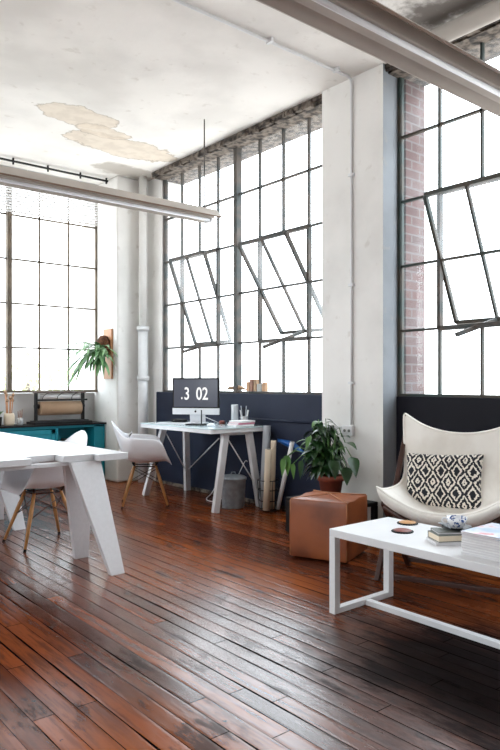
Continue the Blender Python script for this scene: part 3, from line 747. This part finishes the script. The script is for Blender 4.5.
# ------------------------------------------------------------------ ottoman, plant, bench
t = thing('leather_ottoman', 'square tan leather ottoman with pointed seams on top', 'ottoman', (3.405, 3.245, 0), math.radians(22))
s = .205
m_ = MB(); m_.box((-s, -s, .012), (s, s, .405))
bmesh.ops.subdivide_edges(m_.b, edges=m_.b.edges, cuts=7, use_grid_fill=True)
for v in m_.b.verts:
    if v.co.z > .40: v.co.z += .02*(1-max(abs(v.co.x), abs(v.co.y))/s)+.004*math.sin(v.co.x*30)
    else:
        k = .006*math.sin((v.co.z)/.4*PI)
        if abs(v.co.x) > s-.001: v.co.x += math.copysign(k, v.co.x)
        if abs(v.co.y) > s-.001: v.co.y += math.copysign(k, v.co.y)
o = m_.build('ottoman_body', 'leather', t, bevel=.008, seg=3)
for p_ in o.data.polygons: p_.use_smooth = True
sm = MB()
for a, b_ in ((1, 1), (1, -1), (-1, -1), (-1, 1)):
    sm.cyl((a*(s-.001), b_*(s-.001), .02), (a*(s-.001), b_*(s-.001), .40), .0045, n=8)
    sm.tube([(a*s*.98, b_*s*.98, .406), (a*s*.5, b_*s*.5, .4175), (0, 0, .427)], .004, 8)
sm.build('piping', 'seam', t)
t = thing('plant_bench', 'low black bench behind the leather ottoman', 'bench', (3.86, 3.66, 0), 0)
MB().box((-.2, -.31, .25), (.2, .31, .28)).build('bench_top', 'black_paint', t, bevel=.004)
for sx_ in (-1, 1):
    for sy_ in (-1, 1): MB().box((sx_*.18-.02, sy_*.29-.02, 0), (sx_*.18+.02, sy_*.29+.02, .25)).build('leg', 'black_paint', t, bevel=.003)
t = thing('potted_plant', 'leafy green plant in a terracotta pot behind the ottoman', 'plant', (3.86, 3.66, .28))
MB().lathe([(0, 0), (.07, 0), (.095, .15), (.105, .15), (.108, .19), (.098, .19), (.088, .15), (0, .145)]).build('pot', 'terracotta', t)
MB().lathe([(0, .168), (.09, .166), (.09, .15), (0, .15)]).build('soil', 'soil', t)
stems = MB(); L1 = MB(); L2 = MB(); rnd = random.Random(12)
for k in range(48):
    a = rnd.uniform(0, 2*PI); sp_ = rnd.uniform(.02, .17); hh = rnd.uniform(.08, .47)
    if hh > .35: sp_ *= .55
    top = Vector((math.cos(a)*sp_*.8, math.sin(a)*sp_*1.2+.07+(.05 if hh > .25 else 0), .17+hh))
    mid = top*.55+Vector((0, 0, .1)); stems.tube([(0, 0, .15), mid, top], [.006, .005, .003], 6)
    for j in range(rnd.randint(4, 6)):
        p0 = mid.lerp(top, .4+.6*rnd.random()); aa = a+rnd.uniform(-1.4, 1.4); el = rnd.uniform(-.9, .4)
        d = Vector((math.cos(aa), math.sin(aa), el))
        if p0.x+d.x*.10 > .22: d.x *= -.6
        (L1 if rnd.random() < .85 else L2).leaf(p0, d, (0, 0, 1), rnd.uniform(.07, .115), rnd.uniform(.04, .065), rnd.uniform(.4, .9), .75, 6)
# trailing single leaves: (y, z, x, direction, length, width)
for (y_, z_, x_, d, L_, W_, pale) in ((-.17, .46, -.02, (-.3, -1, .12), .17, .07, 0), (-.12, .50, 0, (-.2, -.8, .3), .12, .06, 0), (-.26, .36, -.05, (-.2, -.5, -.7), .13, .1, 0), (-.22, .28, -.06, (-.3, -.3, -.7), .11, .09, 0),
        (-.12, .33, -.1, (-.3, -.4, -.6), .13, .09, 0), (.34, .33, -.14, (.1, .2, -1), .13, .1, 1), (.38, .30, -.14, (0, .35, -1), .12, .08, 1), (.28, .27, -.14, (.1, .1, -1), .10, .06, 1), (.2, .30, -.12, (0, .2, -1), .12, .07, 0)):
    stems.tube([(0, 0, .15), (x_*.5, y_*.4, z_+.05), (x_*.8, y_*.75, z_+.07), (x_, y_, z_)], .0035, 6)
    (L2 if pale else L1).leaf((x_, y_, z_), d, (0, 0, 1) if abs(d[2]) < .9 else (-1, 0, .2), L_, W_, .35, .6, 7)
stems.build('stems', 'leaf_pale', t); L1.build('dark_leaves', 'leaf', t, normals=False); L2.build('pale_leaves', 'leaf_pale', t, normals=False)

# ------------------------------------------------------------------ coffee table
t = thing('coffee_table', 'low white coffee table with an open steel frame', 'coffee table', (2.78, 1.76, 0))
MB().box((-.24, -.66, .40), (.24, .66, .44)).build('table_top', 'white_metal', t, bevel=.003)
for sy_ in (-1, 1):
    for sx_ in (-1, 1): MB().box((sx_*.22-.02, sy_*.64-.02, 0), (sx_*.22+.02, sy_*.64+.02, .40)).build('leg', 'white_metal', t, bevel=.002)
    MB().box((-.20, sy_*.64-.02, 0), (.20, sy_*.64+.02, .03)).build('foot_rail', 'white_metal', t, bevel=.002)
MB().box((.0, -.62, .0), (.035, .62, .028)).build('stretcher', 'white_metal', t, bevel=.002)
TZ = .44
for (x, y, m, lb) in ((2.955, 2.235, 'captan', 'tan scalloped coaster farther from the table edge'), (2.775, 2.13, 'rustred', 'reddish brown scalloped coaster nearer the camera')):
    o = thing('bottle_cap_coaster', lb, 'coaster', (x, y, TZ+.0005), 0, 'coasters on the coffee table')
    MB().lathe([(0, 0), (.054, 0), (.055, .004), (.048, .007), (0, .007)], n=84, wave=lambda u: .035*math.sin(u*2*PI*21)).build('rim', 'black_paint', o)
    MB().lathe([(0, .0072), (.046, .0072), (.044, .009), (0, .009)]).build('disc', m, o)
for k, (mm, lb, sz) in enumerate((('page', 'pale bottom book under the grey book on the coffee table', (.185, .125, .014)), ('greypage', 'thick grey book under the cup on the coffee table', (.17, .12, .032)), ('greypage', 'thin dark grey book just below the cup and saucer', (.15, .11, .012)))):
    z = TZ+.0005+(0, .0145, .047)[k]
    o = thing('book', lb, 'book', (2.765, 1.845, z), math.radians((-34, -30, -36)[k]), 'books under the cup')
    a, b_, h = sz[0]/2, sz[1]/2, sz[2]
    MB().box((-a, -b_, 0), (a, b_, .003)).box((-a, -b_, h-.003), (a, b_, h)).box((-a, b_-.004, 0), (a, b_, h)).build('cover', mm, o, bevel=.001)
    MB().box((-a+.003, -b_+.003, .003), (a-.003, b_-.004, h-.003)).build('pages', 'page' if k != 1 else 'cream', o)
zc = TZ+.0005+.0595
t = thing('saucer', 'dark saucer under the blue patterned cup', 'saucer', (2.80, 1.83, zc))
MB().lathe([(0, 0), (.035, 0), (.068, .012), (.07, .015), (.034, .006), (0, .005)]).build('plate', 'black_metal', t)
t = thing('teacup', 'white cup with blue pattern standing on the dark saucer', 'cup', (2.80, 1.83, zc+.0065), math.radians(125))
MB().lathe([(0, 0), (.026, 0), (.03, .004), (.045, .035), (.05, .052), (.0475, .052), (.04, .03), (.026, .006), (0, .006)]).build('cup_body', 'bluecup', t)
MB().tube([(.044, 0, .042), (.062, 0, .045), (.07, 0, .03), (.058, 0, .018), (.04, 0, .02)], .004, 8).build('handle', 'porcelain', t)
t = thing('teaspoon', 'small dark spoon lying on top of the cup saucer', 'spoon', (2.755, 1.865, zc+.0165), math.radians(60))
MB().tube([(-.06, 0, .0), (0, 0, .004), (.04, 0, .002)], [.0025, .002, .003], 8).build('handle', 'galv', t)
sb_ = MB().lathe([(0, 0), (.008, .001), (.011, .004), (0, .003)], n=16).build('bowl', 'galv', t); sb_.location = (.045, 0, 0); sb_.scale = (1.4, 1, 1)
for k in range(9):
    lb = ['bottom magazine', 'second magazine from the bottom', 'third magazine from the bottom', 'fourth magazine from the bottom', 'middle magazine', 'fourth magazine from the top', 'third magazine from the top', 'magazine just below the top one', 'topmost magazine with a blue and pink cover,'][k]+' of the pile on the coffee table'
    o = thing('magazine', lb.replace(', of', ' on'), 'magazine', (2.755+.004*math.sin(k*2.1), 1.525+.004*math.cos(k*1.7), TZ+.0005+.0113*k), math.radians(2.5*math.sin(k*1.9)), 'magazines piled on the coffee table')
    MB().box((-.135, -.165, .0), (.135, .165, .0014)).box((-.135, -.165, .0096), (.135, .165, .011)).box((.1335, -.165, 0), (.135, .165, .011)).build('cover', 'cover' if k == 8 else 'whitepaper', o)
    MB().box((-.133, -.163, .0015), (.133, .163, .0095)).build('pages', 'page', o)

# ------------------------------------------------------------------ butterfly chair
BC = (3.45, 2.305, 0)
ang = math.atan2(-.36, -.93)
t = thing('butterfly_chair', 'white canvas butterfly chair on a dark wood frame below the window', 'chair', BC, ang)
R = [((-.33, .875), (-.375, 1.0), .385), ((-.305, .77), (-.37, .91), .38), ((-.27, .64), (-.355, .80), .372), ((-.225, .52), (-.335, .69), .36), ((-.16, .43), (-.295, .60), .35),
     ((-.07, .385), (-.19, .55), .345), ((.03, .375), (-.05, .54), .36), ((.11, .39), (.08, .545), .378), ((.17, .415), (.19, .57), .375), ((.215, .448), (.25, .588), .365), ((.235, .435), (.268, .568), .36), ((.215, .395), (.245, .515), .345), ((.16, .365), (.18, .485), .34)]
rows = []
for (cx, cz), (ex, ez), hw in R:
    row = []
    for i in range(17):
        u = -1+i/8; a = abs(u)
        fold = .006*math.sin(u*9+cz*8)
        row.append((cx+(ex-cx)*a**2.2+fold, hw*u, cz+(ez-cz)*a**2.2))
    rows.append(row)
MB().grid(rows).build('canvas_sling', 'canvas', t, solid=.014, subsurf=2)
hm = MB(); e = 1
hm.tube([rows[-4][i] for i in range(17)], .010, 8).tube([rows[0][i] for i in range(17)], .010, 8)
for s_ in (0, 16): hm.tube([r_[s_] for r_ in rows[:10]], .010, 8)
hm.build('hem', 'canvas', t, subsurf=1)
for sy_ in (-1, 1):
    MB().bar((-.445, sy_*.375, .93), (.14, sy_*.40, .0), .03, .03).build('frame_rod', 'wood_brown', t, bevel=.004)
    MB().bar((.20, sy_*.34, .49), (-.30, sy_*.33, .0), .03, .03).build('frame_rod', 'wood_brown', t, bevel=.004)
MB().bar((.17, -.34, .05), (.17, .34, .05), .028, .028).bar((-.26, -.34, .05), (-.26, .34, .05), .028, .028).build('cross_rail', 'wood_brown', t, bevel=.004)
sg = MB().tube([(.20, -.34, .47), (.15, -.2, .37), (.13, 0, .335), (.15, .2, .37), (.20, .34, .47)], .016, 10).build('front_bow', 'wood_brown', t)
# pillow
m_ = MB(); N = 18; rows1 = []; rows2 = []
for j in range(N+1):
    v = -1+2*j/N; r1 = []; r2 = []
    for i in range(N+1):
        u = -1+2*i/N
        pin = 1-.08*(1-abs(v)**2)*(abs(u)**4); pin2 = 1-.08*(1-abs(u)**2)*(abs(v)**4)
        th = .075*(max(0, (1-u**4))*max(0, (1-v**4)))**.5
        r1.append((th, u*.255*pin, v*.19*pin2)); r2.append((-th, u*.255*pin, v*.19*pin2))
    rows1.append(r1); rows2.append(r2)
m_.grid(rows1).grid(rows2); bmesh.ops.remove_doubles(m_.b, verts=m_.b.verts, dist=.0005)
o = m_.build('throw_pillow', 'ikat', subsurf=1)
fx, fy = math.cos(ang), math.sin(ang)
o.location = (BC[0]-.135*fx-.115*fy, BC[1]-.135*fy-.115*fx, .578)
o.rotation_euler = Euler((math.radians(2), math.radians(-17), ang), 'XYZ')
tag(o, 'black and cream ikat throw pillow resting in the butterfly chair', 'pillow')

# ------------------------------------------------------------------ outside: pale foliage beyond the left window
def tree(label, loc, r_, sd):
    rn = random.Random(sd)
    t = thing('tree', label, 'tree', loc, 0, 'trees beyond the left window')
    MB().tube([(0, 0, -3.5), (.1, 0, -1), (0, .1, r_*.5)], [.2, .16, .08], 8).build('trunk', 'wood_brown', t)
    m_ = MB()
    for k in range(900):
        a = rn.uniform(0, 2*PI); z = rn.uniform(-1, 1); q = r_*(rn.uniform(.5, 1))**.5; s_ = math.sqrt(1-z*z)
        p = Vector((q*s_*math.cos(a), q*s_*math.sin(a), q*z*.8+.2))
        m_.leaf(p, (rn.uniform(-1, 1), rn.uniform(-1, 1), rn.uniform(-1, .5)), (0, 0, 1), .28, .14, .3, .7, 3)
    m_.build('crown', 'tree_leaf', t, normals=False)
tree('pale leafy tree seen through the lower left window', (2.2, 15.5, -.3), 1.7, 3)
tree('pale bushy tree seen through the window right of the mullion', (6.6, 17, .2), 2.0, 5)

# ------------------------------------------------------------------ light, camera
wd = bpy.data.worlds.new('overcast'); sc.world = wd; wd.use_nodes = True
nt = wd.node_tree; nt.nodes.clear()
g = nt.nodes.new('ShaderNodeTexCoord'); sp = nt.nodes.new('ShaderNodeSeparateXYZ'); nt.links.new(g.outputs['Generated'], sp.inputs[0])
rp = nt.nodes.new('ShaderNodeMapRange'); nt.links.new(sp.outputs[2], rp.inputs[0]); rp.inputs[1].default_value = -.25; rp.inputs[2].default_value = .5
mx = nt.nodes.new('ShaderNodeMix'); mx.data_type = 'RGBA'; nt.links.new(rp.outputs[0], mx.inputs[0])
mx.inputs[6].default_value = (.42, .42, .41, 1); mx.inputs[7].default_value = (.84, .93, 1, 1)
bg = nt.nodes.new('ShaderNodeBackground'); bg.inputs[1].default_value = 7.0; nt.links.new(mx.outputs[2], bg.inputs[0])
ow = nt.nodes.new('ShaderNodeOutputWorld'); nt.links.new(bg.outputs[0], ow.inputs[0])
def portal(name, loc, rot, sx_, sy_):
    l = bpy.data.lights.new(name, 'AREA'); l.shape = 'RECTANGLE'; l.size = sx_; l.size_y = sy_; l.cycles.is_portal = True
    o = bpy.data.objects.new(name, l); C.objects.link(o); o.location = loc; o.rotation_euler = rot
for y in (5.42, 1.93, -1.54): portal('portal', (4.5, y, 2.4), (0, PI/2, 0), 2.7, 2.9)
for y in (1.8, 5.4): portal('portal', (-5.3, y, 2.25), (0, -PI/2, 0), 2.7, 2.8)
for x in (2.4, -1.18): portal('portal', (x, 7.95, 2.4), (-PI/2, 0, 0), 3.0, 2.7)

cam = bpy.data.cameras.new('cam'); co = bpy.data.objects.new('camera', cam); C.objects.link(co); sc.camera = co
cam.sensor_fit = 'VERTICAL'; cam.sensor_height = 36; cam.lens = 667*36/750
cam.shift_y = 8/750; cam.clip_start = .05
co.location = (0, 0, 1.2)
co.rotation_euler = (PI/2, 0, -math.atan2(.6376, .7704))
sc.view_settings.view_transform = 'Standard'; sc.view_settings.look = 'None'; sc.view_settings.gamma = 1; sc.view_settings.use_curve_mapping = False
sc.view_settings.exposure = .32
